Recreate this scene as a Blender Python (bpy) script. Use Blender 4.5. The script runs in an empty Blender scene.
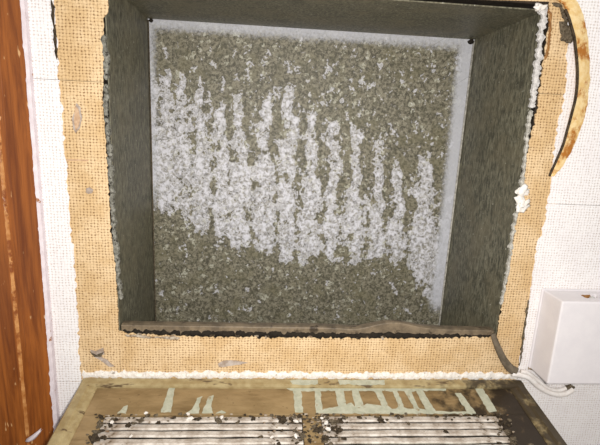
import bpy, bmesh, math, random
import numpy as np
from mathutils import Vector, Matrix, noise, geometry

random.seed(7)
scene = bpy.context.scene
COL = scene.collection
R = math.radians

# ------------------------------------------------------------------ camera
D, F = 0.30, 450.0                       # distance to the wall (m), focal length in pixels of a 600x445 frame
TH, RO, YA = R(12.5), R(2.75), R(4.5)    # looking down, roll, turned right
fw = Vector((math.sin(YA) * math.cos(TH), math.cos(YA) * math.cos(TH), -math.sin(TH)))
r0 = Vector((math.cos(YA), -math.sin(YA), 0)); u0 = r0.cross(fw)
cr = r0 * math.cos(RO) + u0 * math.sin(RO)
cu = u0 * math.cos(RO) - r0 * math.sin(RO)
CP = Vector((0, -D, 0))
cam = bpy.data.objects.new('camera', bpy.data.cameras.new('camera'))
COL.objects.link(cam)
cam.data.sensor_width = 36; cam.data.lens = 36 * F / 600; cam.data.clip_start = 0.01
M = Matrix((cr, cu, -fw)).transposed().to_4x4(); M.translation = CP
cam.matrix_world = M
scene.camera = cam

# ------------------------------------------------------------------ light
world = bpy.data.worlds.new('world'); scene.world = world; world.use_nodes = True
wb = world.node_tree.nodes['Background']
wb.inputs[0].default_value = (1.0, 0.98, 0.96, 1); wb.inputs[1].default_value = 0.50
fl = bpy.data.lights.new('phone_flash', 'AREA'); fl.shape = 'DISK'; fl.size = 0.012
fl.energy = 1.45; fl.color = (1.0, 0.97, 0.93)
flo = bpy.data.objects.new('phone_flash', fl); COL.objects.link(flo)
flo.location = (0.018, -0.307, 0.008)
flo.rotation_euler = (R(90 - 12), 0, R(-4.5))
vs = scene.view_settings
vs.view_transform = 'Standard'; vs.look = 'None'; vs.exposure = 0.0; vs.gamma = 1.0; vs.use_curve_mapping = False

# ------------------------------------------------------------------ helpers
def ray(px, py): return fw + cr * ((px - 300) / F) + cu * ((222.5 - py) / F)
def W(px, py, Y=0.0):                    # pixel -> point on the plane y = Y (parallel to the wall)
    d = ray(px, py); return CP + d * ((Y + D) / d.y)
def px_of(p):
    v = p - CP; z = v.dot(fw); return 300 + F * v.dot(cr) / z, 222.5 - F * v.dot(cu) / z

def mesh_obj(name, verts, faces, mat=None, parent=None, smooth=False):
    me = bpy.data.meshes.new(name); me.from_pydata([tuple(v) for v in verts], [], faces); me.update()
    bm = bmesh.new(); bm.from_mesh(me); bmesh.ops.recalc_face_normals(bm, faces=bm.faces); bm.to_mesh(me); bm.free()
    return link(name, me, mat, parent, smooth)
def link(name, me, mat=None, parent=None, smooth=False):
    o = bpy.data.objects.new(name, me); COL.objects.link(o)
    if mat and not me.materials: me.materials.append(mat)
    if parent: o.parent = parent
    if smooth:
        for p in me.polygons: p.use_smooth = True
    return o
def bm_obj(name, bm, mat, parent=None, smooth=False):
    me = bpy.data.meshes.new(name); bmesh.ops.recalc_face_normals(bm, faces=bm.faces); bm.to_mesh(me); bm.free()
    return link(name, me, mat, parent, smooth)
def tag(o, label, cat=None, group=None, kind=None):
    o['label'] = label
    if cat: o['category'] = cat
    if group: o['group'] = group
    if kind: o['kind'] = kind
    return o
def empty(name, loc=(0, 0, 0)):
    o = bpy.data.objects.new(name, None); o.empty_display_size = 0.02; o.location = loc; COL.objects.link(o); return o
def box_bm(x0, x1, y0, y1, z0, z1, bev=0.0, seg=2):
    bm = bmesh.new(); bmesh.ops.create_cube(bm, size=1)
    for v in bm.verts:
        v.co = Vector(((x0 + x1) / 2 + v.co.x * (x1 - x0), (y0 + y1) / 2 + v.co.y * (y1 - y0), (z0 + z1) / 2 + v.co.z * (z1 - z0)))
    if bev: bmesh.ops.bevel(bm, geom=bm.edges[:], offset=bev, segments=seg, affect='EDGES', profile=0.5)
    return bm
def jitter_line(pts, step, amp, rng, closed=False):   # 2-D polyline, resampled and made ragged
    out = []; n = len(pts); m = n if closed else n - 1
    for i in range(m):
        a = Vector(pts[i]); b = Vector(pts[(i + 1) % n]); L = (b - a).length; k = max(1, int(L / step))
        nrm = Vector((-(b - a).y, (b - a).x)).normalized() if L > 0 else Vector((0, 0))
        for j in range(k):
            p = a.lerp(b, j / k)
            if j > 0 or closed: p = p + nrm * rng.gauss(0, amp)
            out.append(p)
    if not closed: out.append(Vector(pts[-1]))
    return out
def fill_bm(poly, h):                                  # even triangles inside an outline, at plane coordinates (u, v, h)
    pts = [Vector((p[0], p[1])) for p in poly]; n = len(pts)
    u0_, u1_ = min(p.x for p in pts), max(p.x for p in pts); v0_, v1_ = min(p.y for p in pts), max(p.y for p in pts)
    st = max(.004, max(u1_ - u0_, v1_ - v0_) / 70)
    g = [Vector((u0_ + st * (i + .5), v0_ + st * (j + .5))) for i in range(int((u1_ - u0_) / st)) for j in range(int((v1_ - v0_) / st))]
    r = geometry.delaunay_2d_cdt(pts + g, [], [list(range(n))], 1, 1e-7)
    bm = bmesh.new(); vs_ = [bm.verts.new((p.x, p.y, h)) for p in r[0]]
    for f in r[2]: bm.faces.new([vs_[k] for k in f])
    for v in [v for v in bm.verts if not v.link_faces]: bm.verts.remove(v)
    return bm
def slab(name, poly, y0, y1, mat, parent=None):       # polygon in (x, z) extruded from y0 (back) to y1 (front)
    bm = fill_bm(poly, 0)
    e = bmesh.ops.extrude_face_region(bm, geom=bm.faces[:])
    top = {v for v in e['geom'] if isinstance(v, bmesh.types.BMVert)}
    for v in bm.verts: v.co = Vector((v.co.x, y1 if v in top else y0, v.co.y))
    return bm_obj(name, bm, mat, parent)
def wall_poly(pxs, Y=0.0): return [(W(x, y, Y).x, W(x, y, Y).z) for x, y in pxs]
def patch(name, pxs, y0, y1, mat, parent=None, amp=0.0004, seed=1, step=0.0025):
    return slab(name, jitter_line(wall_poly(pxs, y1), step, amp, random.Random(seed), True), y0, y1, mat, parent)
def rough_strip(name, pts, w, h, mat, parent=None, seed=0, step=0.0016, rag=0.5):
    # a ragged, lumpy bead of plaster along a 3-D polyline lying near the wall (width w in the wall plane, standing h proud)
    rng = random.Random(seed); P = []
    for i in range(len(pts) - 1):
        a, b = Vector(pts[i]), Vector(pts[i + 1]); k = max(1, int((b - a).length / step))
        P += [a.lerp(b, j / k) for j in range(k)]
    P.append(Vector(pts[-1])); n = len(P); V = []; Fc = []
    for i, p in enumerate(P):
        t = (P[min(i + 1, n - 1)] - P[max(i - 1, 0)]).normalized(); s = Vector((0, -1, 0)).cross(t).normalized()
        e = 0.25 if i in (0, n - 1) else 1.0
        q_ = lambda c: noise.noise((i * step * 260, seed * 3.7 + c, 0)) * .9 + noise.noise((i * step * 700, seed * 1.7 + c, 5)) * .6
        wl, wr = w * e * max(.08, .5 + rag * q_(0)), w * e * max(.08, .5 + rag * q_(20))
        hh = h * e * max(.15, 1 + q_(40))
        for q, (du, dy) in enumerate(((-wl, .0012), (-wl * .8, -hh * .55), (wl * (rng.random() - .5) * .6, -hh), (wr * .8, -hh * .55), (wr, .0012))):
            V.append(p + s * du + Vector((0, dy, 0)))
    for i in range(n - 1):
        for q in range(5):
            a = i * 5 + q; b = i * 5 + (q + 1) % 5; Fc.append((a, b, b + 5, a + 5))
    Fc += [tuple(range(5)), tuple(range((n - 1) * 5, n * 5))]
    return mesh_obj(name, V, Fc, mat, parent)
def tube(name, pts, rad, mat, parent=None, seg=10, flat=1.0, sub=8, radii=None):
    P = []; n = len(pts); pts = [Vector(p) for p in pts]; RR = []
    for i in range(n - 1):                             # Catmull-Rom
        p0, p1, p2, p3 = pts[max(i - 1, 0)], pts[i], pts[i + 1], pts[min(i + 2, n - 1)]
        for j in range(sub):
            t = j / sub
            P.append(.5 * ((2 * p1) + (p2 - p0) * t + (2 * p0 - 5 * p1 + 4 * p2 - p3) * t * t + (3 * p1 - p0 - 3 * p2 + p3) * t ** 3))
            RR.append((radii[i] * (1 - t) + radii[i + 1] * t) if radii else rad)
    P.append(pts[-1]); RR.append(radii[-1] if radii else rad)
    V = []; Fc = []; m = len(P)
    for i, p in enumerate(P):
        t = (P[min(i + 1, m - 1)] - P[max(i - 1, 0)]).normalized()
        s = t.cross(Vector((0, -1, 0))); s = s.normalized() if s.length > 1e-4 else Vector((1, 0, 0)); b = s.cross(t).normalized()
        for k in range(seg):
            a = 2 * math.pi * k / seg; V.append(p + s * math.cos(a) * RR[i] + b * math.sin(a) * RR[i] * flat)
    for i in range(m - 1):
        for k in range(seg):
            a = i * seg + k; b2 = i * seg + (k + 1) % seg; Fc.append((a, b2, b2 + seg, a + seg))
    Fc += [tuple(range(seg)), tuple(range((m - 1) * seg, m * seg))]
    return mesh_obj(name, V, Fc, mat, parent, True)
def lump_mesh(name, rx, ry, rz, seed, rough=.45, sub=2):
    bm = bmesh.new(); bmesh.ops.create_icosphere(bm, subdivisions=sub, radius=1)
    off = Vector((seed * 7.3, seed * 3.1, seed * 1.7))
    for v in bm.verts:
        k = 1 + rough * noise.noise(v.co * 1.3 + off) * 1.6 + rough * .5 * noise.noise(v.co * 3.5 + off)
        v.co = Vector((v.co.x * rx * k, v.co.y * ry * k, v.co.z * rz * k))
    me = bpy.data.meshes.new(name); bm.to_mesh(me); bm.free(); return me

# ------------------------------------------------------------------ materials
def srgb(r, g, b):
    f = lambda c: (c / 12.92 if c <= .04045 else ((c + .055) / 1.055) ** 2.4)
    return (f(r / 255), f(g / 255), f(b / 255), 1)
class Mat:
    def __init__(s, name, rough=.7, spec=.3, metal=0.0):
        s.m = bpy.data.materials.new(name); s.m.use_nodes = True; s.t = s.m.node_tree
        s.b = s.t.nodes['Principled BSDF']; s.b.inputs['Roughness'].default_value = rough
        s.b.inputs['Specular IOR Level'].default_value = spec; s.b.inputs['Metallic'].default_value = metal
        s.tc = s.t.nodes.new('ShaderNodeTexCoord')
    def put(s, sock, v):
        if isinstance(v, (int, float, tuple, list)): sock.default_value = v
        else: s.t.links.new(v, sock)
    def obj(s, scale=(1, 1, 1), rot=(0, 0, 0)):
        n = s.t.nodes.new('ShaderNodeMapping'); s.t.links.new(s.tc.outputs['Object'], n.inputs[0])
        n.inputs['Scale'].default_value = scale; n.inputs['Rotation'].default_value = rot; return n.outputs[0]
    def noise(s, vec, scale, detail=3, rough=.55, dist=0.0):
        n = s.t.nodes.new('ShaderNodeTexNoise'); s.put(n.inputs['Vector'], vec); n.inputs['Scale'].default_value = scale
        n.inputs['Detail'].default_value = detail; n.inputs['Roughness'].default_value = rough; n.inputs['Distortion'].default_value = dist
        return n.outputs[0]
    def vor(s, vec, scale, feature='F1', out='Distance', rnd=1.0):
        n = s.t.nodes.new('ShaderNodeTexVoronoi'); n.feature = feature; s.put(n.inputs['Vector'], vec)
        n.inputs['Scale'].default_value = scale; n.inputs['Randomness'].default_value = rnd; return n.outputs[out]
    def math(s, op, a, b=0.0, c=0.0, clamp=False):
        n = s.t.nodes.new('ShaderNodeMath'); n.operation = op; n.use_clamp = clamp
        s.put(n.inputs[0], a); s.put(n.inputs[1], b)
        if op in ('MULTIPLY_ADD', 'SMOOTH_MIN', 'COMPARE', 'WRAP'): s.put(n.inputs[2], c)
        return n.outputs[0]
    def step(s, v, lo, hi, a=0.0, b=1.0):
        n = s.t.nodes.new('ShaderNodeMapRange'); n.interpolation_type = 'SMOOTHSTEP'; s.put(n.inputs[0], v)
        for i, q in ((1, lo), (2, hi), (3, a), (4, b)): n.inputs[i].default_value = q
        return n.outputs[0]
    def mix(s, f, a, b, mode='MIX'):
        n = s.t.nodes.new('ShaderNodeMix'); n.data_type = 'RGBA'; n.blend_type = mode
        s.put(n.inputs[0], f); s.put(n.inputs[6], a); s.put(n.inputs[7], b); return n.outputs[2]
    def sep(s, vec):
        n = s.t.nodes.new('ShaderNodeSeparateXYZ'); s.put(n.inputs[0], vec); return n.outputs
    def attr(s, name):
        n = s.t.nodes.new('ShaderNodeAttribute'); n.attribute_name = name; return n.outputs['Fac']
    def color(s, c): s.put(s.b.inputs['Base Color'], c)
    def bump(s, h, strength=.5, dist=.001):
        n = s.t.nodes.new('ShaderNodeBump'); n.inputs['Strength'].default_value = strength; n.inputs['Distance'].default_value = dist
        s.put(n.inputs['Height'], h); s.put(s.b.inputs['Normal'], n.outputs[0])

def weave(name, light, mid, gap, gap_amt, strength, rough=.8):
    m = Mat(name, rough, .2); v = m.obj()
    x, y, z = m.sep(v)
    dn = m.math('MULTIPLY', m.math('SUBTRACT', m.noise(v, 300, 3), .5), 6.0)
    dz = m.math('MULTIPLY', m.math('SUBTRACT', m.noise(m.obj((1, 1, 1), (0, .6, 0)), 280, 3), .5), 6.0)
    sx = m.math('SINE', m.math('ADD', m.math('MULTIPLY', x, 2 * math.pi / .0021), dn))
    sz = m.math('SINE', m.math('ADD', m.math('MULTIPLY', z, 2 * math.pi / .0019), dz))
    ax, az = m.step(sx, -.15, .85), m.step(sz, -.15, .85)
    g = m.math('MULTIPLY', ax, az)                       # the open hole of the cloth
    vary = m.noise(v, 420, 2, .6)
    g = m.math('MULTIPLY', g, m.step(vary, .33, .6))
    line = m.math('MULTIPLY', m.math('MAXIMUM', m.step(sx, .5, 1), m.step(sz, .5, 1)), .22)
    tone = m.noise(v, 45, 4, .6)
    fib = m.noise(m.obj((1, 1, 1)), 900, 2, .7)
    c = m.mix(m.step(tone, .35, .65), light, mid)
    c = m.mix(m.math('MULTIPLY', m.step(fib, .45, .75), .25), c, gap)
    c = m.mix(m.math('MULTIPLY', line, gap_amt), c, gap)
    c = m.mix(m.math('MULTIPLY', g, gap_amt), c, gap)
    m.color(c)
    h = m.math('SUBTRACT', m.math('MULTIPLY', fib, .2), m.math('ADD', g, line))
    m.bump(h, strength, .0007)
    return m.m
def plain(name, a, b, scale=200, rough=.8, bump=.4, spec=.2, dirt=None, dirt_lo=.55, dirt_hi=.68, dirt_scale=120):
    m = Mat(name, rough, spec); v = m.obj(); n = m.noise(v, scale, 4, .65)
    c = m.mix(m.step(n, .3, .7), a, b)
    if dirt:
        c = m.mix(m.step(m.noise(v, dirt_scale, 5, .7), dirt_lo, dirt_hi), c, dirt)
    m.color(c); m.bump(m.noise(v, scale * 2.5, 4, .7), bump, .0006); return m.m

MAT = {}
MAT['burlap'] = weave('burlap_paper', srgb(226, 198, 157), srgb(210, 178, 132), srgb(126, 86, 46), .82, .6)
MAT['paint'] = weave('painted_weave', srgb(240, 237, 236), srgb(236, 232, 232), srgb(196, 178, 164), .6, .5, .55)
MAT['plaster'] = plain('plaster', srgb(200, 196, 186), srgb(150, 146, 136), 400, dirt=srgb(60, 50, 38), dirt_scale=300, dirt_lo=.58, dirt_hi=.7)
MAT['plaster_white'] = plain('white_plaster', srgb(244, 240, 234), srgb(218, 210, 200), 400, dirt=srgb(95, 78, 58), dirt_scale=240, dirt_lo=.62, dirt_hi=.72)
MAT['plaster_chalk'] = plain('chalky_plaster', srgb(214, 210, 206), srgb(172, 168, 164), 500, dirt=srgb(110, 96, 78), dirt_scale=300, dirt_lo=.58, dirt_hi=.7)
MAT['plaster_grey'] = plain('grey_plaster', srgb(150, 148, 138), srgb(96, 94, 84), 500, dirt=srgb(38, 34, 28), dirt_scale=320, dirt_lo=.5, dirt_hi=.65)
MAT['substrate'] = plain('wall_core', srgb(60, 50, 40), srgb(40, 34, 28), 150)
MAT['grime'] = plain('dry_grime', srgb(84, 72, 56), srgb(42, 35, 27), 500, .95, .8)
MAT['lint'] = plain('grey_lint', srgb(120, 108, 90), srgb(66, 56, 42), 700, .95, .8)
MAT['crumb'] = plain('crumb', srgb(190, 178, 160), srgb(110, 84, 58), 350, .9)
MAT['glue'] = plain('brown_glue', srgb(160, 116, 66), srgb(122, 82, 44), 250, .6)
MAT['bare'] = plain('bare_paper', srgb(206, 176, 144), srgb(176, 140, 110), 260, .8)
MAT['bare_grey'] = plain('bare_grey', srgb(190, 178, 168), srgb(150, 132, 116), 260, .8)
MAT['peel'] = plain('peeling_paper', srgb(242, 216, 164), srgb(226, 188, 122), 200, .8, dirt=srgb(176, 112, 46), dirt_scale=55, dirt_lo=.5, dirt_hi=.62)
MAT['cord'] = plain('painted_cord', srgb(240, 236, 232), srgb(226, 218, 212), 300, .5, .25)
MAT['rubber'] = plain('grey_strip', srgb(120, 108, 92), srgb(92, 82, 68), 220, .55, .3)
MAT['plastic'] = plain('painted_plastic', srgb(228, 223, 224), srgb(222, 217, 219), 80, .45, .15, .35)
MAT['steel'] = plain('screw_steel', srgb(205, 204, 200), srgb(150, 145, 138), 300, .35, .1, .6)
MAT['floor'] = plain('floor_vinyl', srgb(150, 128, 104), srgb(126, 104, 82), 12, .6, .1)
MAT['green'] = plain('pale_green_paint', srgb(190, 191, 172), srgb(168, 170, 150), 220, .5, .2, .35, dirt=srgb(140, 112, 72), dirt_scale=160, dirt_lo=.6, dirt_hi=.72)
MAT['blade'] = plain('louver_paint', srgb(212, 204, 194), srgb(162, 149, 135), 150, .5, .3, .35, dirt=srgb(104, 86, 66), dirt_scale=170, dirt_lo=.57, dirt_hi=.72)
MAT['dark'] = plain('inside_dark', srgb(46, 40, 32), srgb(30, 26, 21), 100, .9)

def wood_mat():
    m = Mat('varnished_wood', .28, .5); v = m.obj((1, 1, .06))
    n = m.noise(v, 160, 5, .65, .6); g = m.noise(m.obj((1, 1, .03)), 900, 3, .6)
    c = m.mix(m.step(n, .3, .7), srgb(160, 92, 36), srgb(106, 53, 18))
    c = m.mix(m.math('MULTIPLY', m.step(g, .5, .75), .5), c, srgb(92, 46, 18))
    s = m.noise(m.obj((1, 1, .25)), 330, 2, .5)                       # paint specks
    c = m.mix(m.math('MULTIPLY', m.step(s, .69, .73), .7), c, srgb(220, 176, 124))
    m.color(c); m.bump(m.math('ADD', g, m.math('MULTIPLY', n, .5)), .25, .0006); return m.m
MAT['wood'] = wood_mat()
MAT['highlight'] = plain('highlight_varnish', srgb(206, 150, 92), srgb(168, 104, 48), 160, .35, .2, .5, dirt=srgb(134, 72, 28), dirt_scale=70, dirt_lo=.5, dirt_hi=.62)  # pale tone painted in for the highlight on the trim's step
MAT['edge_paint'] = plain('chipped_edge_paint', srgb(224, 214, 218), srgb(206, 194, 198), 160, .5, .3, .3, dirt=srgb(150, 96, 50), dirt_scale=150, dirt_lo=.62, dirt_hi=.7)

def duct_mat():
    m = Mat('dusty_galvanised', .5, .35, .0); v = m.obj()
    st = m.noise(m.obj((1, 1, .3)), 520, 5, .75); big = m.noise(v, 35, 5, .65); sc = m.noise(m.obj((.3, .3, 1), (.5, .5, 0)), 620, 3, .7)
    c = m.mix(m.step(st, .36, .66), srgb(64, 62, 50), srgb(130, 126, 106))
    c = m.mix(m.math('MULTIPLY', m.step(big, .42, .68), .5), c, srgb(116, 108, 86))
    c = m.mix(m.math('MULTIPLY', m.step(m.noise(v, 90, 4, .7), .5, .68), .5), c, srgb(58, 56, 44))
    c = m.mix(m.math('MULTIPLY', m.step(sc, .62, .72), .4), c, srgb(166, 166, 150))
    c = m.mix(m.step(m.noise(v, 340, 2, .5), .72, .76), c, srgb(170, 168, 152))
    m.color(c); m.bump(st, .3, .0004); return m.m
MAT['duct'] = duct_mat()
MAT['lip'] = plain('lip_metal', srgb(132, 116, 94), srgb(96, 84, 68), 130, .5, .3, .4, dirt=srgb(60, 50, 38), dirt_scale=90)

def back_mat():
    m = Mat('oxidised_zinc', .55, .35); v = m.obj()
    ox = m.attr('oxide'); rim = m.attr('rim')
    # zinc spangle
    cell = m.vor(v, 330, 'F1', 'Color'); cs = m.sep(cell)[0]
    fine = m.noise(v, 480, 4, .75); mott = m.noise(v, 330, 2, .55, .6)
    c = m.mix(m.step(fine, .38, .62), srgb(74, 70, 56), srgb(140, 134, 115))
    c = m.mix(m.math('MULTIPLY', m.step(m.noise(v, 60, 3, .6), .45, .7), .45), c, srgb(110, 104, 76))
    wv = m.noise(v, 240, 2, .5)
    vv = m.t.nodes.new('ShaderNodeVectorMath'); vv.operation = 'MULTIPLY_ADD'
    nz = m.t.nodes.new('ShaderNodeTexNoise'); nz.inputs['Scale'].default_value = 260; m.put(nz.inputs['Vector'], v)
    m.put(vv.inputs[0], nz.outputs['Color']); vv.inputs[1].default_value = (.005, .005, .005); m.put(vv.inputs[2], v)
    fl_ = m.sep(m.vor(vv.outputs[0], 330, 'F1', 'Color'))
    flake = m.math('MULTIPLY', m.step(fl_[0], .9, .93), m.step(m.noise(v, 700, 2), .4, .55))
    c = m.mix(m.math('MULTIPLY', flake, .75), c, srgb(184, 182, 164))
    dk = m.math('MULTIPLY', m.step(fl_[1], .8, .86), .4)
    c = m.mix(dk, c, srgb(78, 76, 58))
    # white rust: density from the mesh, broken into runs and curls
    runs = m.noise(m.obj((1, 1, .75)), 135, 2, .5, .4)
    curl = m.noise(v, 300, 2, .5, .8)
    f = m.math('ADD', ox, m.math('MULTIPLY', m.math('SUBTRACT', runs, .5), 1.5))
    f = m.math('ADD', f, m.math('MULTIPLY', m.math('SUBTRACT', curl, .5), 1.3))
    f = m.math('ADD', f, m.math('MULTIPLY', m.math('SUBTRACT', fine, .5), .2))
    body = m.step(f, .22, .72)
    edge = m.math('MULTIPLY', m.step(f, .30, .42), m.step(f, .60, .44))        # bright tide line where a run dried
    sq = m.noise(m.obj((1, 1, .8)), 170, 2, .5, .8)
    ring = m.math('SUBTRACT', 1.0, m.math('ABSOLUTE', m.math('SINE', m.math('MULTIPLY', sq, 22.0))))
    ring = m.math('MULTIPLY', m.step(ring, .5, .95), body)
    wht = m.math('MULTIPLY', body, m.step(mott, .36, .62, .18, .85))
    lines = m.math('MULTIPLY', m.math('MAXIMUM', m.math('MULTIPLY', edge, .7), m.math('MULTIPLY', ring, .9)), m.step(fine, .3, .6, .5, 1.0))
    wht = m.math('MAXIMUM', wht, lines, clamp=True)
    c = m.mix(wht, c, srgb(222, 221, 228))
    rm = m.math('MULTIPLY', m.step(m.math('ADD', rim, m.math('MULTIPLY', m.math('SUBTRACT', m.noise(v, 420, 5, .75), .5), 1.3)), .15, 1.0), .8)
    c = m.mix(rm, c, srgb(196, 197, 204))
    # scratches
    x, y, z = m.sep(m.obj((1, 1, 1), (0, R(34), 0)))
    sc = m.step(m.math('ABSOLUTE', m.math('SUBTRACT', m.math('FRACT', m.math('MULTIPLY', z, 26)), .5)), .006, .0)
    sc = m.math('MULTIPLY', sc, m.step(m.noise(m.obj((1, 1, 1), (0, R(34), 0)), 22, 1), .56, .6))
    c = m.mix(m.math('MULTIPLY', sc, .6), c, srgb(62, 60, 48))
    m.color(c); m.bump(m.math('ADD', m.math('MULTIPLY', wht, .8), fine), .35, .0005); return m.m
MAT['back'] = back_mat()

def tan_mat():
    m = Mat('stained_tan_paint', .45, .4); v = m.obj(); x, y, z = m.sep(v)
    n = m.noise(m.obj((.35, 1, 1)), 90, 5, .65); c = m.mix(m.step(n, .3, .7), srgb(158, 134, 96), srgb(126, 104, 70))
    n2 = m.noise(m.obj((.25, 1, 1)), 60, 4, .7); c = m.mix(m.math('MULTIPLY', m.step(n2, .5, .7), .6), c, srgb(92, 70, 40))
    # grime caked over one end and round the louvres
    g = m.math('ADD', m.math('MULTIPLY', x, 11.0), m.math('MULTIPLY', m.math('SUBTRACT', m.noise(v, 60, 4, .7), .5), 2.4))
    g = m.math('ADD', g, m.math('MULTIPLY', y, -9.0))
    c = m.mix(m.math('MULTIPLY', m.step(g, 1.05, 1.7), .96), c, srgb(34, 26, 18))
    sp = m.step(m.noise(v, 260, 3, .7), .64, .72); c = m.mix(m.math('MULTIPLY', sp, .7), c, srgb(78, 60, 38))
    m.color(c); m.bump(n, .3, .0006); return m.m
MAT['tan'] = tan_mat()
def rim_mat():
    m = Mat('rim_paint', .45, .4); v = m.obj(); x, y, z = m.sep(v)
    n = m.noise(v, 120, 5, .65); c = m.mix(m.step(n, .3, .7), srgb(176, 160, 120), srgb(148, 128, 88))
    g = m.math('ADD', m.math('MULTIPLY', x, 10.0), m.math('MULTIPLY', m.math('SUBTRACT', m.noise(v, 70, 4, .7), .5), 2.6))
    c = m.mix(m.math('MULTIPLY', m.step(g, .85, 1.5), .92), c, srgb(46, 36, 25))
    c = m.mix(m.step(m.noise(m.obj((.3, 1, 1)), 110, 4, .7), .58, .66), c, srgb(92, 74, 52))
    m.color(c); m.bump(n, .3, .0006); return m.m
MAT['rim'] = rim_mat()

# ------------------------------------------------------------------ key places (metres)
OX0, OX1, OZT, LIPZ = -0.100, 0.175, 0.077, -0.1447   # duct mouth
BY = 0.095                                            # depth of the duct
BX0, BX1 = -0.099, 0.172
CX = -0.1448                                          # wall meets the wood trim
FLZ = -0.70

# ------------------------------------------------------------------ wall
def ring_wall():
    V = []; Fc = []
    xo0, xo1, zo0, zo1 = -.9, 1.0, FLZ, 1.0; xi0, xi1, zi0, zi1 = OX0 - .003, OX1 + .003, -.1535, OZT + .004
    bm = bmesh.new()
    for Y in (0, .014):
        for x, z in ((xo0, zo0), (xo1, zo0), (xo1, zo1), (xo0, zo1), (xi0, zi0), (xi1, zi0), (xi1, zi1), (xi0, zi1)):
            bm.verts.new((x, Y, z))
    bm.verts.ensure_lookup_table(); v = bm.verts
    for o in (0, 8):
        for i in range(4):
            j = (i + 1) % 4; bm.faces.new((v[o + i], v[o + j], v[o + 4 + j], v[o + 4 + i]))
    for i in range(4):
        j = (i + 1) % 4
        bm.faces.new((v[i], v[8 + i], v[8 + j], v[j])); bm.faces.new((v[4 + i], v[12 + i], v[12 + j], v[4 + j]))
    return bm
wall = bm_obj('wall_back', ring_wall(), MAT['substrate'])
tag(wall, 'wall covered in woven paper, white painted round a bare tan patch', kind='structure')
fl_bm = box_bm(-.9, 1.0, -1.2, .014, FLZ - .02, FLZ)
tag(bm_obj('floor', fl_bm, MAT['floor']), 'plain brown floor below the wall', kind='structure')

PB = -0.0007                                          # face of the bare woven paper
PP = -0.0012                                          # face of the painted woven paper
rng = random.Random(3)
def wp(l): return wall_poly(l, PB)
left_in = [(108, -2), (108, 12), (103, 18), (103, 30), (104, 60), (103, 80)]
left_in2 = [(103, 81.5), (103, 110), (106, 143), (108, 180), (110, 220), (113, 250), (116, 275), (119, 331)]
bot_top = [(119, 331), (135, 334), (200, 337), (300, 338), (400, 339), (497, 337)]
right_in = [(549, 5), (550, 20), (545, 50), (541, 83), (539, 93.5)]
right_in2 = [(539, 95), (537, 110), (529, 143), (525, 175), (523, 190), (516, 222), (512, 245), (509, 270), (503, 300), (497, 337)]
def jl(pts, amp=.0003, step=.0015): return [(p.x, p.y) for p in jitter_line(pts, step, amp, rng)]
zs = W(70, 80.5, PB).z; zr = W(550, 94, PB).z; bz = W(300, 371, PB).z
LX = -.136; RX = .205
def sheet(name, poly, mat, y1, y0=0.0): return slab(name, poly, y0, y1, mat, wall)
li = wp(left_in); li2 = wp(left_in2); bt = wp(bot_top); ri = wp(right_in); ri2 = wp(right_in2)
TOPZ = .112
sheet('bare_wallpaper', [(LX, TOPZ)] + [(LX, zs + .00013)] + jl([(li[-1][0], zs + .00013)] + li[::-1][1:]) + [(li[0][0], TOPZ)], MAT['burlap'], PB)
sheet('bare_wallpaper', [(LX, -.19)] + jl(bt[:1] + [li2[-1]] + li2[::-1]) + [(li2[0][0], zs - .0002), (LX, zs - .0002)] if False else
      [(li2[-1][0], -.19), (LX, -.19), (LX, zs - .00013)] + jl([(li2[0][0], zs - .00013)] + li2[1:]), MAT['burlap'], PB)
sheet('bare_wallpaper', [(bt[0][0] + .0002, -.19)] + jl(bt[:-1] + [(bt[-1][0] - .0002, bt[-1][1])], .0006) + [(bt[-1][0] - .0002, -.19)], MAT['burlap'], PB)
sheet('bare_wallpaper', [(ri2[-1][0], -.19)] + jl(ri2[::-1][:-1] + [(ri2[0][0], zr - .00013)], .0005) + [(RX, zr - .00013), (RX, -.19)], MAT['burlap'], PB)
sheet('bare_wallpaper', jl([(ri[-1][0], zr + .00013)] + ri[::-1][1:], .0005) + [(ri[0][0] , TOPZ), (RX, TOPZ), (RX, zr + .00013)], MAT['burlap'], PB)
sheet('bare_wallpaper', [(li[0][0] + .0003, li[0][1] + .006), (ri[0][0] - .0003, ri[0][1] + .002), (ri[0][0] - .0003, TOPZ), (li[0][0] + .0003, TOPZ)], MAT['burlap'], PB)

# painted sheets, ragged against the bare patch
def jp(pts, amp=.0007, step=.0024): return [(p.x, p.y) for p in jitter_line(pts, step, amp, rng)]
le = wall_poly([(53, -5), (57, 50), (58, 79.5)], PP); le2 = wall_poly([(60, 82), (63, 130), (66.5, 170), (70, 220), (75, 270), (78, 320), (81, 373)], PP)
sheet('painted_wallpaper', [(-.9, TOPZ)] + [(-.9, zs + .00013)] + jp([(le[2][0], zs + .00013)] + le[::-1][1:]) + [(le[0][0], TOPZ)], MAT['paint'], PP)
sheet('painted_wallpaper', jp([(le2[0][0], zs - .00013)] + le2[1:]) + [(le2[-1][0], -.1875), (-.9, -.1875), (-.9, zs - .00013)], MAT['paint'], PP - .0001)
zr2 = W(570, 204.5, PP).z
re_ = wall_poly([(566, -5), (569, 43), (565, 100), (558, 122), (552, 175), (548, 203)], PP); re2 = wall_poly([(547, 206), (545, 222), (537, 245), (530, 295), (524, 333), (518, 371)], PP)
sheet('painted_wallpaper', [(1.0, zr2 + .00013)] + [(1.0, TOPZ), (re_[0][0], TOPZ)] + jp(re_[:-1] + [(re_[-1][0], zr2 + .00013)]), MAT['paint'], PP)
sheet('painted_wallpaper', jp([(re2[0][0], zr2 - .00013)] + re2[1:]) + [(re2[-1][0], -.1875), (1.0, -.1875), (1.0, zr2 - .00013)], MAT['paint'], PP - .0001)
sheet('painted_wallpaper', [(-.9, -.188), (1.0, -.188), (1.0, FLZ), (-.9, FLZ)], MAT['paint'], PP)
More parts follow.
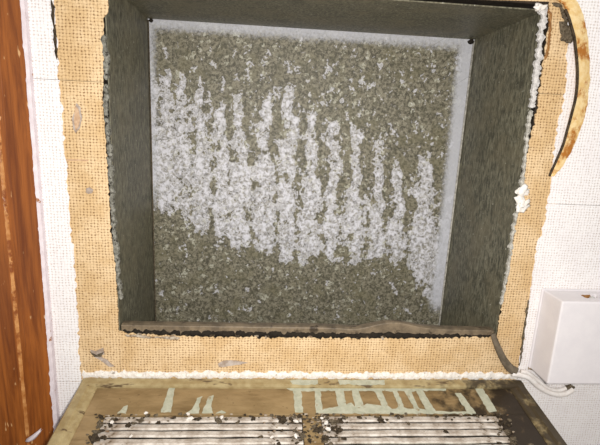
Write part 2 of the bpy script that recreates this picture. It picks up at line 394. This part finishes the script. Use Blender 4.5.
sheet('painted_wallpaper', [(-.9, TOPZ + .0003), (1.0, TOPZ + .0003), (1.0, 1.0), (-.9, 1.0)], MAT['paint'], PP)

# plaster showing round the mouth
def wl(pts, Y): return [W(x, y, Y) for x, y in pts]
rough_strip('plaster_edge', wl([(106, 84), (106, 110), (109, 143), (111, 180), (113, 220), (116, 250), (118, 280), (121, 300)], -.0002), .0030, .0008, MAT['plaster_grey'], wall, 1, .0009)
rough_strip('plaster_edge', wl([(104, 34), (106, 60), (106, 80)], -.0002), .003, .001, MAT['plaster_grey'], wall, 2)
rough_strip('plaster_edge', wl([(536, 6), (543, 9), (544, 22), (541, 36), (539, 55), (537, 75), (535, 90), (532, 108)], -.0006), .0042, .0009, MAT['plaster_chalk'], wall, 3, .0008, .75)
rough_strip('plaster_edge', wl([(531, 110), (527, 140), (524, 170), (520, 200), (514, 225), (511, 250), (507, 275), (501, 305)], -.0002), .0022, .0010, MAT['plaster'], wall, 4, .0009, .9)
rough_strip('plaster_edge', wl([(82, 374.5), (150, 375), (240, 375), (330, 375.5), (420, 376), (480, 376), (519, 376.5)], -.0009), .0060, .0008, MAT['plaster_white'], wall, 5, .0009, .36)
rough_strip('plaster_edge', wl([(125, 335), (150, 337), (180, 338)], -.0006), .002, .0012, MAT['crumb'], wall, 6, .0012, .9)
rough_strip('torn_paper_edge', wl([(528.3, 300), (526, 318), (523, 340), (519.5, 366)], -.0012), .0012, .0008, MAT['lint'], wall, 8, .0015, .8)
rough_strip('torn_paper_edge', wl([(547, 8), (551, 14), (550, 30), (548, 46), (545, 60)], -.0007), .0018, .0006, MAT['glue'], wall, 9, .0015, .6)
rough_strip('torn_paper_edge', wl([(552, 3), (560, 6), (564, 16), (567, 24)], -.0008), .0024, .0012, MAT['lint'], wall, 10, .0015, .6)
rough_strip('torn_paper_edge', wl([(51, -2), (53, 10), (54, 22), (55.5, 40), (57, 60)], -.0010), .0017, .0009, MAT['grime'], wall, 11, .0015, .6)
for i, (x, y, a, b) in enumerate(((524, 191, .0042, .0034), (523, 204, .0046, .0044), (540, 8, .003, .002))):
    o = link('plaster_chip', lump_mesh('plaster_chip', a, .0014, b, i + 3, .8, 3), MAT['plaster_white'], wall, True); o.location = W(x, y, -.001)
o = link('plaster_chip', lump_mesh('plaster_chip', .0044, .0018, .0060, 12, .8, 3), MAT['lint'], wall); o.location = W(570, 33, -.002)
# marks torn into the bare paper
patch('paper_tear', [(76, 103), (80, 107), (82, 117), (80, 128), (76, 133), (73, 128), (72, 119), (75, 111)], 0, PB - .0003, MAT['bare_grey'], wall, .0002, 3)
patch('paper_tear', [(75, 106), (78, 109), (80, 118), (78, 127), (76, 130), (74, 124), (74, 115)], 0, PB - .0007, MAT['bare'], wall, .0002, 4)
patch('paper_tear', [(86, 188), (90, 187), (93, 190), (92, 194), (88, 194), (85, 192)], 0, PB - .0006, MAT['bare_grey'], wall, .0002, 5)
patch('paper_tear', [(90, 350), (95, 351), (103, 348), (104, 354), (100, 356), (107, 360), (114, 366), (110, 367), (101, 361), (94, 357)], 0, PB - .0006, MAT['bare_grey'], wall, .0002, 6)
patch('paper_tear', [(90, 352), (96, 355), (104, 352), (101, 357), (94, 357)], 0, PB - .0009, MAT['lint'], wall, .0002, 7)
patch('paper_tear', [(218, 364), (226, 361), (236, 361), (248, 363), (240, 365), (228, 366), (219, 367)], 0, PB - .0005, MAT['bare_grey'], wall, .0003, 8)
patch('paper_tear', [(66, 159), (88, 160), (88, 161.2), (66, 160.5)], 0, PB - .0004, MAT['bare'], wall, .0001, 9)
rough_strip('lip_shade', [Vector((x, .0022, -.1512)) for x in (OX0 + .001, 0, .06, .12, OX1 - .001)], .0062, .0012, MAT['dark'], wall, 14, .0012, .35)  # dark strip painted in for the shade in the slot under the lip
# crumbs in the slot under the lip
cb = bmesh.new(); rc = random.Random(5)
for i in range(45):
    x = rc.uniform(OX0 + .006, OX1 - .004); s = rc.uniform(.0005, .0018)
    me = lump_mesh('t', s * rc.uniform(.8, 1.8), s, s, i, .5, 1); me.transform(Matrix.Translation((x, rc.uniform(.0, .006), -.1531 + s * .5))); cb.from_mesh(me); bpy.data.meshes.remove(me)
o = bm_obj('debris', cb, MAT['crumb'], wall); o['kind'] = 'stuff'
cb = bmesh.new()
for i in range(90):
    x = rc.uniform(OX0 + .006, OX1 - .004); s = rc.uniform(.0008, .0022)
    me = lump_mesh('t', s * rc.uniform(.8, 2), s, s, i + 200, .5, 1); me.transform(Matrix.Translation((x, rc.uniform(.001, .009), -.1531 + s * .5))); cb.from_mesh(me); bpy.data.meshes.remove(me)
o = bm_obj('debris', cb, MAT['grime'], wall); o['kind'] = 'stuff'

# ------------------------------------------------------------------ wood trim
prof = [(-.26, .0), (CX, .0), (CX, -.0046), (CX - .0010, -.0056), (-.1600, -.0066), (-.1604, -.0070), (-.1628, -.0098), (-.1636, -.0102), (-.235, -.0125), (-.24, -.018), (-.255, -.018), (-.26, -.012)]
def prism(name, pr, z0, z1, mat):
    n = len(pr); V = [(x, y, z0) for x, y in pr] + [(x, y, z1) for x, y in pr]
    Fc = [(i, (i + 1) % n, (i + 1) % n + n, i + n) for i in range(n)] + [tuple(range(n)), tuple(range(n, 2 * n))]
    return mesh_obj(name, V, Fc, mat)
trim = prism('trim_1', prof, FLZ, 1.0, MAT['wood'])
tag(trim, 'varnished orange-brown wooden door trim with a raised bead', kind='structure')
rt = random.Random(11); pe = [(CX - .0002, FLZ)]
# paint smeared on to the trim's edge
V = []; Fc = []; z = -.3; k = 0
while z < .2:
    wv = .0004 + .0006 * noise.noise((z * 60, 1, 0)) + .0007 * max(0, noise.noise((z * 260, 5, 0)))
    zz = max(0, -(z + .12)) * 18
    wv *= 1 + min(zz, 1.6)
    V += [(CX + .0004, -.0004, z), (CX + .0003, -.0048, z), (CX - .0009, -.0059, z), (CX - .0010 - max(.0002, wv), -.00605, z), (CX - .0010 - max(.0002, wv), -.0053, z), (CX - .003, -.002, z)]
    z += .0012; k += 1
for i in range(k - 1):
    for q in range(6):
        a = i * 6 + q; b = i * 6 + (q + 1) % 6; Fc.append((a, b, b + 6, a + 6))
Fc += [tuple(range(6)), tuple(range((k - 1) * 6, k * 6))]
mesh_obj('paint_edge', V, Fc, MAT['edge_paint'], trim)
V = []; Fc = []; z = -.3; k = 0
while z < .2:                                         # highlight on the step, coloured in as a pale strip
    q = .0004 * noise.noise((z * 90, 2, 0)) + .0004 * noise.noise((z * 300, 7, 0))
    V += [(-.1622 + q, -.00935, z), (-.1628 + q, -.0101, z), (-.1640 - q, -.0105, z), (-.1640 - q, -.0098, z)]; z += .0016; k += 1
for i in range(k - 1):
    for q in range(4):
        a = i * 4 + q; b = i * 4 + (q + 1) % 4; Fc.append((a, b, b + 4, a + 4))
Fc += [(0, 1, 2, 3), tuple(range((k - 1) * 4, k * 4))]
mesh_obj('edge_highlight', V, Fc, MAT['highlight'], trim)
# curled flake hanging on the bead
def curl_flake():
    c = W(33, 436, -.0135); V = []; Fc = []; nu, nv = 8, 4
    for i in range(nu):
        t = i / (nu - 1); w = .0014 * math.sin(math.pi * (.12 + .8 * t)) + .0003
        p = Vector((-.0035 + .0115 * t, -.001 - .004 * math.sin(t * 2.6), -.002 + .010 * t ** 1.2))
        for j in range(nv):
            s = j / (nv - 1) - .5; V.append(c + p + Vector((-.6 * w * s * 2, -.0025 * (1 - 4 * s * s), w * s * 1.6)))
    n = len(V); V += [v + Vector((0, .0004, 0)) for v in V]
    for i in range(nu - 1):
        for j in range(nv - 1):
            a = i * nv + j; Fc.append((a, a + 1, a + nv + 1, a + nv)); Fc.append((n + a, n + a + nv, n + a + nv + 1, n + a + 1))
    for i in range(nu - 1):
        for j in (0, nv - 1):
            a = i * nv + j; Fc.append((a, a + nv, n + a + nv, n + a))
    for i in (0, nu - 1):
        for j in range(nv - 1):
            a = i * nv + j; Fc.append((a, a + 1, n + a + 1, n + a))
    return mesh_obj('paint_flake', V, Fc, MAT['edge_paint'], trim, True)
curl_flake()

# ------------------------------------------------------------------ duct
duct = empty('wall_duct', (.0375, .05, -.3))
tag(duct, 'dusty galvanised sheet-metal wall duct with white rust on its back', 'duct')
def dchild(o):
    o.parent = duct; o.matrix_parent_inverse = Matrix.Translation(-Vector(duct.location)); return o
ZB = -.32
def quad_panel(name, a, b, c, d, t, mat, nu=1, nv=1, amp=0.0, seed=0):
    a, b, c, d = map(Vector, (a, b, c, d)); nrm = (b - a).cross(d - a).normalized(); V = []; Fc = []
    for lay in (0, 1):
        for j in range(nv + 1):
            for i in range(nu + 1):
                p = a.lerp(b, i / nu).lerp(d.lerp(c, i / nu), j / nv)
                q = amp * noise.noise(p * 18 + Vector((seed, 0, 0))) if 0 < i < nu and 0 < j < nv else 0
                V.append(p + nrm * (q + (-t if lay else 0)))
    N = (nu + 1) * (nv + 1)
    for j in range(nv):
        for i in range(nu):
            p = j * (nu + 1) + i; Fc.append((p, p + 1, p + nu + 2, p + nu + 1)); Fc.append((N + p, N + p + nu + 1, N + p + nu + 2, N + p + 1))
    for i in range(nu):
        Fc.append((i, N + i, N + i + 1, i + 1)); p = nv * (nu + 1) + i; Fc.append((p, p + 1, N + p + 1, N + p))
    for j in range(nv):
        p = j * (nu + 1); Fc.append((p, p + nu + 1, N + p + nu + 1, N + p)); p += nu; Fc.append((p, N + p, N + p + nu + 1, p + nu + 1))
    return dchild(mesh_obj(name, V, Fc, mat, None, True))
FY = .0012
def shade_flat(o):
    for p in o.data.polygons: p.use_smooth = False
    return o
# left side: normal +x
shade_flat(quad_panel('side_panel', (OX0, FY, ZB), (BX0, BY, ZB), (BX0, BY, .0755), (OX0, FY, .0775), .0008, MAT['duct'], 10, 30, .0012, 1))
shade_flat(quad_panel('side_panel', (BX1, BY, ZB), (OX1, FY, ZB), (OX1, FY, .0775), (BX1, BY, .0755), .0008, MAT['duct'], 10, 30, .0012, 2))
shade_flat(quad_panel('top_panel', (OX0, FY, .0775), (BX0, BY, .0755), (BX1, BY, .0755), (OX1, FY, .0775), .0008, MAT['duct'], 10, 30, .0012, 3))
# back with white rust density on its vertices
def interp(x, tab):
    xs = [a for a, _ in tab]; ys = [b for _, b in tab]; return np.interp(x, xs, ys)
nx, nz = 220, 320
xs = np.linspace(BX0, BX1, nx); zz = np.linspace(ZB, .0755, nz)
V = [(x, BY, z) for z in zz for x in xs]
Fc = [(j * nx + i, j * nx + i + 1, (j + 1) * nx + i + 1, (j + 1) * nx + i) for j in range(nz - 1) for i in range(nx - 1)]
me = bpy.data.meshes.new('back_panel'); me.from_pydata(V, [], Fc); me.update()
bk = dchild(link('back_panel', me, MAT['back']))
P = np.array(V) - np.array(CP)
zc = P @ np.array(fw); PX = 300 + F * (P @ np.array(cr)) / zc; PY = 222.5 - F * (P @ np.array(cu)) / zc
wob = np.array([noise.noise((v[0] * 70, 3.3, v[2] * 45)) for v in V])
wob2 = np.array([noise.noise((v[0] * 40, 9.1, v[2] * 40)) for v in V])
wob3 = np.array([noise.noise((v[0] * 110, 4.4, v[2] * 95)) for v in V])
ss = lambda v, a, b: (lambda t: t * t * (3 - 2 * t))(np.clip((v - a) / (b - a), 0, 1))
X = PX + wob * 5 + wob3 * 4; Y_ = PY
topc = interp(X, [(150, 66), (175, 72), (200, 88), (225, 100), (250, 112), (300, 118), (330, 140), (360, 150), (400, 172), (440, 170)])
botc = interp(X, [(150, 196), (165, 208), (200, 232), (240, 252), (300, 262), (350, 260), (400, 266), (420, 284), (437, 312)])
band = ss(Y_, topc + 12, topc + 55) * ss(Y_, botc + 9, botc - 8)
cols = [(165, 70, 7.5), (183, 74, 6), (201, 86, 6.5), (221, 102, 6), (240, 90, 7.5), (265, 92, 6.5), (289, 90, 7), (312, 108, 7), (335, 120, 6.5), (357, 126, 6.5), (380, 144, 6.5), (399, 160, 6), (426, 150, 8)]
cm = np.zeros(len(V))
for cx_, ty, w in cols:
    cxw = cx_ - (Y_ - ty) * .04 * (cx_ - 226) / 200
    ww = w * (.72 + .38 * ss(Y_, ty, ty + 50)) * (1 + .35 * wob2)
    c1 = np.exp(-((X - cxw) / ww) ** 4) * ss(Y_, ty - 8 + wob2 * 10, ty + 10 + wob2 * 10) * ss(Y_, botc + 10 + wob * 6, botc - 10 + wob * 6)
    cm = np.maximum(cm, c1)
mid = ss(Y_, topc + 30, topc + 75) * ss(Y_, botc + 4, botc - 20)           # runs merge half way down
ox = cm * (.58 + .12 * wob3) + mid * .33 * (1 - .6 * cm)
ox = np.maximum(ox, .42 * ss(X, 250, 195) * ss(Y_, topc - 4, topc + 24) * ss(Y_, botc + 6, botc - 16))
ox = np.maximum(ox, .10 * ss(Y_, 40, 75) * ss(Y_, botc + 5, botc - 20))
ox = np.minimum(ox, .80) + .18 * ss(X, 400, 432) * ss(Y_, 190, 240) * ss(Y_, 322, 296)
# dried rim along the seams
dT = (.0755 - np.array(V)[:, 2]); dR = BX1 - np.array(V)[:, 0]; dL = np.array(V)[:, 0] - BX0
rim = np.maximum(.85 * ss(dT, .015 + wob2 * .003, .002), np.maximum(ss(dR, .020 + wob2 * .004, .006) * ss(Y_, 322, 296), .75 * ss(dL, .011 + wob * .003, .001) * ss(Y_, 225, 190)))
for nm, arr in (('oxide', ox), ('rim', rim)):
    a = me.attributes.new(nm, 'FLOAT', 'POINT'); a.data.foreach_set('value', arr.astype(np.float32))
# folded seam bead along the right and left corners, rust spot in the top corner
dchild(tube('seam', [(BX1 - .0008, BY - .0008, ZB), (BX1 - .0008, BY - .0008, .0745)], .0009, MAT['plaster'], None, 6, 1, 1))
dchild(tube('seam', [(BX0 + .0006, BY - .0006, ZB), (BX0 + .0006, BY - .0006, .0745)], .0005, MAT['lint'], None, 6, 1, 1))
o = link('rust_spot', lump_mesh('rust_spot', .0028, .0016, .002, 3), MAT['dark']); o.location = (BX1 - .003, BY - .001, .0735); dchild(o)
o = link('rust_spot', lump_mesh('rust_spot', .0016, .0012, .0014, 5), MAT['dark']); o.location = (BX0 + .003, BY - .001, .0738); dchild(o)
# lip: the bent top of the front sheet, wavy towards its right end
def lip():
    V = []; Fc = []; n = 90
    for i in range(n + 1):
        x = OX0 + .001 + (OX1 - OX0 - .002) * i / n
        px = 120 + 380 * i / n
        up = .0048 * math.exp(-((px - 392) / 26) ** 2) - .0012 * math.exp(-((px - 352) / 16) ** 2) - .0005 * ss(np.array(px), 420, 500) + .0003 * noise.noise((x * 90, 0, 0))
        z = LIPZ + float(up)
        bw = .0080 - .002 * math.exp(-((px - 392) / 30) ** 2)
        sec = [(.0012, z - .0010), (.0014, z - .0003), (bw * .5, z + .0001), (bw, z - .0002), (bw, z - .0010), (bw * .75, z - .0012), (.0100, -.22), (.0092, -.22)]
        V += [(x, y, zz_) for y, zz_ in sec]
    for i in range(n):
        for q in range(8):
            a = i * 8 + q; b = i * 8 + (q + 1) % 8; Fc.append((a, b, b + 8, a + 8))
    Fc += [tuple(range(8)), tuple(range(n * 8, n * 8 + 8))]
    return dchild(mesh_obj('lip', V, Fc, MAT['lip']))
lip()

# ------------------------------------------------------------------ register grille, swung out below the mouth
RA = R(9.5); RZ = -.1868
reg = empty('register_grille', (.0365, -.0016, RZ)); reg.rotation_euler = (RA, 0, 0)
tag(reg, 'dirty tan register grille with white louvers and pale green paint runs', 'grille')
RXC = .0365; RXW = .1625; RL = .235
RM = Matrix.Translation(Vector(reg.location)) @ Matrix.Rotation(RA, 4, 'X')
RMI = RM.inverted()
def RP(px, py, h=0.0):                    # pixel -> local (x, y) on the plate, h above it
    o_ = RMI @ CP; d = RMI.to_3x3() @ ray(px, py); t = (h - o_.z) / d.z; p = o_ + d * t; return (p.x, p.y)
def rbox(name, x0, x1, s0, s1, z0, z1, mat, bev=.0008): return bm_obj(name, box_bm(x0, x1, -s1, -s0, z0, z1, bev), mat, reg)
rw = .0075
rbox('frame_rail', -RXW, RXW, 0, rw, -.004, .003, MAT['rim'], .0014)
rbox('frame_rail', -RXW, RXW, RL - rw, RL, -.004, .003, MAT['rim'], .0014)
def side_rail(sg):
    V = []; Fc = []; prof_ = [(0, -.004), (0, .0015), (.0012, .0028), (.0062, .0030), (.0078, .0016), (.0108, .0012), (.0122, .0004), (.0125, -.004)]
    for s in (rw * .4, RL - rw * .4):
        V += [(sg * (RXW - a), -s, b) for a, b in prof_]
    n = len(prof_); Fc = [(i, (i + 1) % n, (i + 1) % n + n, i + n) for i in range(n)] + [tuple(range(n)), tuple(range(n, 2 * n))]
    return mesh_obj('frame_rail', V, Fc, MAT['rim'], reg)
side_rail(-1); side_rail(1)
LX0, LX1 = -.1365, .1275; MX0, MX1 = -.0080, .0045; LS0, LS1 = .0318, RL - .03
rbox('plate', -RXW + .010, RXW - .010, rw - .001, LS0, -.003, .0, MAT['tan'], .0004)
rbox('plate', -RXW + .010, RXW - .010, LS1, RL - rw + .001, -.003, .0, MAT['tan'], .0004)
rbox('plate', -RXW + .010, LX0, LS0 + .0001, LS1 - .0001, -.003, .0, MAT['tan'], .0004)
rbox('plate', LX1, RXW - .010, LS0 + .0001, LS1 - .0001, -.003, .0, MAT['tan'], .0004)
rbox('mullion', MX0, MX1, LS0 + .0001, LS1 - .0001, -.012, .0006, MAT['tan'], .0006)
rbox('dark_backing', LX0 - .004, LX1 + .004, LS0 - .004, LS1 + .004, -.016, -.0135, MAT['dark'], .0004)  # dark tray added under the blades so the gaps between them read dark
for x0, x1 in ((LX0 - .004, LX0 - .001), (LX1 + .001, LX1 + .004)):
    rbox('backing_side', x0, x1, LS0 - .004, LS1 + .004, -.0134, -.0031, MAT['dark'], 0)
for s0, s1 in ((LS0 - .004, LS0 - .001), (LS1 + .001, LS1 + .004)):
    rbox('backing_side', LX0 - .0009, LX1 + .0009, s0, s1, -.0134, -.0031, MAT['dark'], 0)
def blade_mesh(L, seed):
    # a pressed louver: flat crown, down-turned front edge
    V = []; Fc = []; n = 24
    prof_ = [(-.0030, .0012), (-.0022, .0018), (.0016, .0010), (.0026, -.0004), (.0029, -.0040), (.0023, -.0041), (.0019, -.0008), (.0011, .0002), (-.0023, .0010), (-.0030, .0006)]
    m = len(prof_)
    for i in range(n + 1):
        x = L * i / n; e = .0005 * noise.noise((x * 50, seed * 3.7, 0)); e2 = .0003 * noise.noise((x * 140, seed * 5.1, 0))
        V += [(x, a + e, b + e2) for a, b in prof_]
    for i in range(n):
        for q in range(m):
            a = i * m + q; b = i * m + (q + 1) % m; Fc.append((a, b, b + m, a + m))
    Fc += [tuple(range(m)), tuple(range(n * m, n * m + m))]
    me = bpy.data.meshes.new('louver_blade'); me.from_pydata(V, [], Fc); me.update()
    bm = bmesh.new(); bm.from_mesh(me); bmesh.ops.recalc_face_normals(bm, faces=bm.faces); bm.to_mesh(me); bm.free()
    me.materials.append(MAT['blade']); return me
bl = [blade_mesh(MX0 - LX0 - .001, k) for k in range(4)]; br = [blade_mesh(LX1 - MX1 - .001, k + 9) for k in range(4)]
s = LS0 + .0034; k = 0
while s < LS1 - .003:
    for me_, x in ((bl[k % 4], LX0 + .0005), (br[k % 4], MX1 + .0005)):
        o = link('louver_blade', me_, None, reg); o.location = (x, -s, -.0012)
    s += .0058; k += 1
# paint runs
def run(pxs, name='paint_run', h=.0004, seed=0, amp=.00025, mat=None):
    pts = [RP(x, y, h) for x, y in pxs]; P2 = jitter_line(pts, .002, amp, random.Random(seed), True)
    bm = fill_bm([(p.x, p.y) for p in P2], 0); e = bmesh.ops.extrude_face_region(bm, geom=bm.faces[:])
    top = {v for v in e['geom'] if isinstance(v, bmesh.types.BMVert)}
    for v in bm.verts: v.co.z = h if v in top else -.0004
    return bm_obj(name, bm, mat or MAT['green'], reg)
run([(169, 388), (175, 388), (171, 412), (161, 412)], seed=1)
run([(124, 407), (128, 405), (126, 413), (117, 413)], seed=2)
run([(197, 398), (202, 396), (199, 404), (199, 413), (186, 413), (192, 409)], seed=3)
run([(208, 397), (214, 395), (211, 404), (213, 413), (202, 413), (205, 406)], seed=4)
run([(217, 412), (222, 410), (226, 413.2), (216, 413.3)], seed=5)
top = [(286, 388), (300, 387), (340, 387), (380, 387), (418, 387), (446, 388.5), (446, 390), (418, 390.5), (380, 390.8), (340, 390.4), (305, 391), (290, 390.2)]
run(top, seed=6, amp=.0003)
bars = [((293, 388), (301, 388), (303, 412), (295, 412)), ((314.5, 388), (320, 388), (323, 413), (316, 413)), ((335, 388), (343, 388), (347, 408), (338, 408)), ((351, 388), (358, 388), (364, 407), (355, 407)),
        ((373, 388), (380, 388), (389, 408), (383, 408)), ((391, 388), (396, 388), (405, 409), (400, 409)), ((403, 388), (409, 388), (420, 409), (415, 409)), ((415, 388), (421, 388), (436, 412), (427, 412)),
        ((455, 393), (461, 393), (476, 413), (469, 413)), ((474, 387), (482, 387), (497, 411), (489, 412))]
for i, b in enumerate(bars): run(b, seed=20 + i, h=.00035 + .00002 * i)
run([(320, 413.3), (324, 409), (338, 406.5), (347, 404.5), (351, 402.5), (355, 407), (359, 408), (363, 406), (367, 403.5), (374, 404.5), (384, 406), (388, 405.5), (392, 409), (396, 408.5), (401, 405.5), (408, 409), (418, 408.5), (436, 411), (460, 412), (470, 411), (472, 413.5)], seed=40, h=.0003)
# splash of the same paint on the rail against the wall
def railrun(pxs, seed): 
    o = run(pxs, h=.0033, seed=seed, amp=.0003); return o
railrun([(290, 380.5), (300, 379.8), (318, 379.8), (318, 384), (302, 384.5), (292, 384)], 41)
railrun([(338, 380), (384, 380), (385, 384.3), (362, 384.5), (340, 384.3)], 42)
# lint and grit caught on the louvers
lm = [lump_mesh('dirt_clump', .0030, .0022, .0018, k, .75, 3) for k in range(5)]
for me_ in lm[:3]: me_.materials.append(MAT['grime'])
for me_ in lm[3:]: me_.materials.append(MAT['lint'])
rl = random.Random(21)
spots = [(282, 420, 1.0), (291, 420, .8), (299, 416, .7), (327, 418, .8), (334, 422, 1.2), (341, 421, .9), (337, 430, 1.2), (332, 428, .8), (302, 435, 1.0), (296, 431, .7), (318, 431, .9), (324, 438, 1.0), (310, 440, .8), (140, 420, 1.0),
         (134, 423, .6), (128, 425, .6), (158, 422, .5), (198, 419, .8), (218, 420, .8), (226, 419, .7), (253, 419, .7), (280, 418, .7), (381, 419, 1.1), (408, 423, .6), (238, 422, .5), (110, 426, .7), (104, 437, .8), (446, 431, .6), (100, 424, .9), (97, 432, 1.1), (94, 440, 1.2), (101, 417, .7), (500, 424, .8), (508, 432, 1.0), (512, 440, 1.1), (500, 416, .7)]
for i, (x, y, q) in enumerate(spots):
    p = RP(x, y, .0010); o = link('dirt_clump', lm[i % 5], None, reg); o.location = (p[0], p[1], .0008)
    o.rotation_euler = (rl.uniform(-.4, .4), rl.uniform(-.4, .4), rl.uniform(0, 6)); k = q * rl.uniform(.6, .9); o.scale = (k, k, k * .8)
lw = [lump_mesh('paint_chip', .0022, .0015, .0007, k + 30, .6) for k in range(3)]
for me_ in lw: me_.materials.append(MAT['plaster_white'])
for i, (x, y, q) in enumerate([(190, 419, 1.2), (222, 417, .8), (296, 421, 1.0), (326, 423, 1.0), (328, 429, 1.2), (146, 413, .8), (296, 436, .9), (322, 418, .7), (131, 436, .7), (188, 414, .8), (272, 437, .7), (112, 422, .9)]):
    p = RP(x, y, .0012); o = link('paint_chip', lw[i % 3], None, reg); o.location = (p[0], p[1], .0012); o.rotation_euler = (0, 0, i * 1.3); o.scale = (q * .75,) * 3

for mt, cnt, sd, smax in (('grime', 150, 1, .0011), ('crumb', 140, 2, .0009), ('lint', 150, 3, .0012)):
    cb = bmesh.new(); rg = random.Random(sd)
    for i in range(cnt):
        u = rg.random()
        if u < .45: x = rg.gauss(-.002, .013); sy = LS0 + abs(rg.gauss(0, .02))
        elif u < .75: x = rg.uniform(LX0, LX1); sy = LS0 + abs(rg.gauss(0, .003))
        elif u < .88: x = LX0 + rg.gauss(0, .004); sy = LS0 + rg.uniform(0, .06)
        else: x = LX1 + rg.gauss(0, .005); sy = LS0 + rg.uniform(0, .06)
        q = rg.uniform(.3, 1) * smax
        me_ = lump_mesh('t', q * rg.uniform(1, 2), q, q * .8, i + sd * 400, .6, 1); me_.transform(Matrix.Translation((x, -sy, .0006))); cb.from_mesh(me_); bpy.data.meshes.remove(me_)
    o = bm_obj('grit', cb, MAT[mt], reg); o['kind'] = 'stuff'

# ------------------------------------------------------------------ plastic wiring box
bx = empty('junction_box', (.235, PP, -.1415))
tag(bx, 'square white plastic wiring box screwed to the painted wall', 'junction box')
X0, X1, Z0, Z1, YF = .2035, .2685, -.1735, -.1105, -.0255
def eval_bool(bm_a, bm_b, name, mat):
    oa = bm_obj(name, bm_a, mat); ob = bm_obj('cutter', bm_b, mat)
    md = oa.modifiers.new('b', 'BOOLEAN'); md.operation = 'DIFFERENCE'; md.object = ob; md.solver = 'EXACT'
    dg = bpy.context.evaluated_depsgraph_get(); me_ = bpy.data.meshes.new_from_object(oa.evaluated_get(dg))
    oa.modifiers.clear(); old = oa.data; oa.data = me_; bpy.data.meshes.remove(old)
    bpy.data.objects.remove(ob); return oa
def bchild(o): o.parent = bx; o.matrix_parent_inverse = Matrix.Translation(-Vector(bx.location)); return o
cov = box_bm(X0, X1, YF, -.0035, Z0, Z1, .0012, 3)
p = W(590, 293, -.012)
cut = box_bm(p.x - .0075, p.x + .0065, -.0185, -.0095, Z1 - .009, Z1 + .01, .0008, 1)
cover = bchild(eval_bool(cov, cut, 'cover', MAT['plastic']))
bchild(bm_obj('base', box_bm(X0 - .0004, X1 + .0004, -.0036, PP, Z0 - .0004, Z1 + .0004, .0006, 1), MAT['plastic']))
sc = link('screw', lump_mesh('screw', .0022, .0026, .002, 2, .15), MAT['steel'], None, True); sc.location = (p.x + .001, -.014, Z1 - .0025); bchild(sc)
gr = link('dirt_clump', lump_mesh('dirt_clump', .0052, .0016, .0036, 6, .35), MAT['glue']); gr.location = (p.x - .002, -.0105, Z1 - .0042); bchild(gr)

# ------------------------------------------------------------------ cord, strip, peeling paper, crumbs
cdo = empty('painted_cord', W(520, 373, -.003)); tag(cdo, 'white painted twin cord drooping from the grille corner to the plastic box', 'cord')
def cchild(o): o.parent = cdo; o.matrix_parent_inverse = Matrix.Translation(-Vector(cdo.location)); return o
cchild(tube('strand', wl([(512, 374), (520, 375), (529, 378), (538, 386), (548, 392), (559, 394.5), (567, 393), (573, 389)], -.0034), .0021, MAT['cord']))
cchild(tube('strand', wl([(521, 371.5), (528, 373), (536, 378.5), (545, 386), (552, 389.5), (560, 390.2), (566, 388)], -.0038), .0015, MAT['cord']))
stp = tube('sealing_strip', wl([(493, 334), (495, 340), (499, 350), (504, 360), (510, 368), (516, 371.5)], -.0032), .0025, MAT['rubber'], None, 10, .55, 8, [.0018, .0022, .0025, .0027, .0032, .0034])
tag(stp, 'bent grey sealing strip hanging from the corner of the metal duct', 'sealing strip')
for nm, (x, y), sz, mt, lab in (('plaster_crumb', (532.5, 367.5), (.0030, .0016, .0026), 'crumb', 'tan plaster crumb behind the lower edge of the plastic box'),
                            ('plaster_crumb', (570, 387.5), (.0036, .0018, .0026), 'lint', 'dark brown crumb under the bottom edge of the plastic box')):
    o = link(nm, lump_mesh(nm, *sz, 17 if mt == 'crumb' else 19), MAT[mt]); o.location = W(x, y, -.0022); tag(o, lab, 'crumb')

def peel():
    path = [((549, -6), (561, -8), .001), ((556, -1), (572, -4), .002), ((564, 4), (578, 2), .003), ((571, 20), (584, 16), .005), ((576, 40), (588, 38), .006), ((578, 60), (589.5, 58), .0065), ((578.5, 80), (590, 80), .0065), ((575, 105), (587.5, 105), .006),
            ((570, 124), (583, 123), .005), ((563, 148), (574, 146), .004), ((554, 167), (563, 166), .0022), ((549.5, 178), (552, 178.5), .0005)]
    ns = 6; A = []; B = []; rr = random.Random(4)
    for i in range(len(path) - 1):
        for j in range(ns):
            t = j / ns; l = [path[i][0][q] * (1 - t) + path[i + 1][0][q] * t for q in (0, 1)]; r = [path[i][1][q] * (1 - t) + path[i + 1][1][q] * t for q in (0, 1)]
            h = path[i][2] * (1 - t) + path[i + 1][2] * t
            A.append((W(l[0] + rr.gauss(0, .25), l[1], PP - h), W(r[0] + rr.gauss(0, .25), r[1], PP - .0012 - h * .12)))
    V = []; nv = 5; n = len(A); Fc = []
    for a, b in A:
        for q in range(nv):
            t = q / (nv - 1); p_ = a.lerp(b, t); V.append(p_ + Vector((0, -.0003 * math.sin(math.pi * t), 0)))
    N = len(V); V += [v + Vector((.0002, .0009, 0)) for v in V]
    for i in range(n - 1):
        for q in range(nv - 1):
            a = i * nv + q; Fc.append((a, a + 1, a + nv + 1, a + nv)); Fc.append((N + a, N + a + nv, N + a + nv + 1, N + a + 1))
        for q in (0, nv - 1):
            a = i * nv + q; Fc.append((a, a + nv, N + a + nv, N + a))
    for i in (0, n - 1):
        for q in range(nv - 1):
            a = i * nv + q; Fc.append((a, a + 1, N + a + 1, N + a))
    o = mesh_obj('peeling_paper', V, Fc, MAT['peel'])
    tube('dark_edge', [a + Vector((-.0002, .0006, 0)) for a, b in A[14::3]], .0007, MAT['grime'], o, 6, 1.6, 3)  # dark line along the strip's left edge
    return tag(o, 'stained tan strip of wallpaper curling off the wall beside the duct', 'wallpaper strip')
peel()
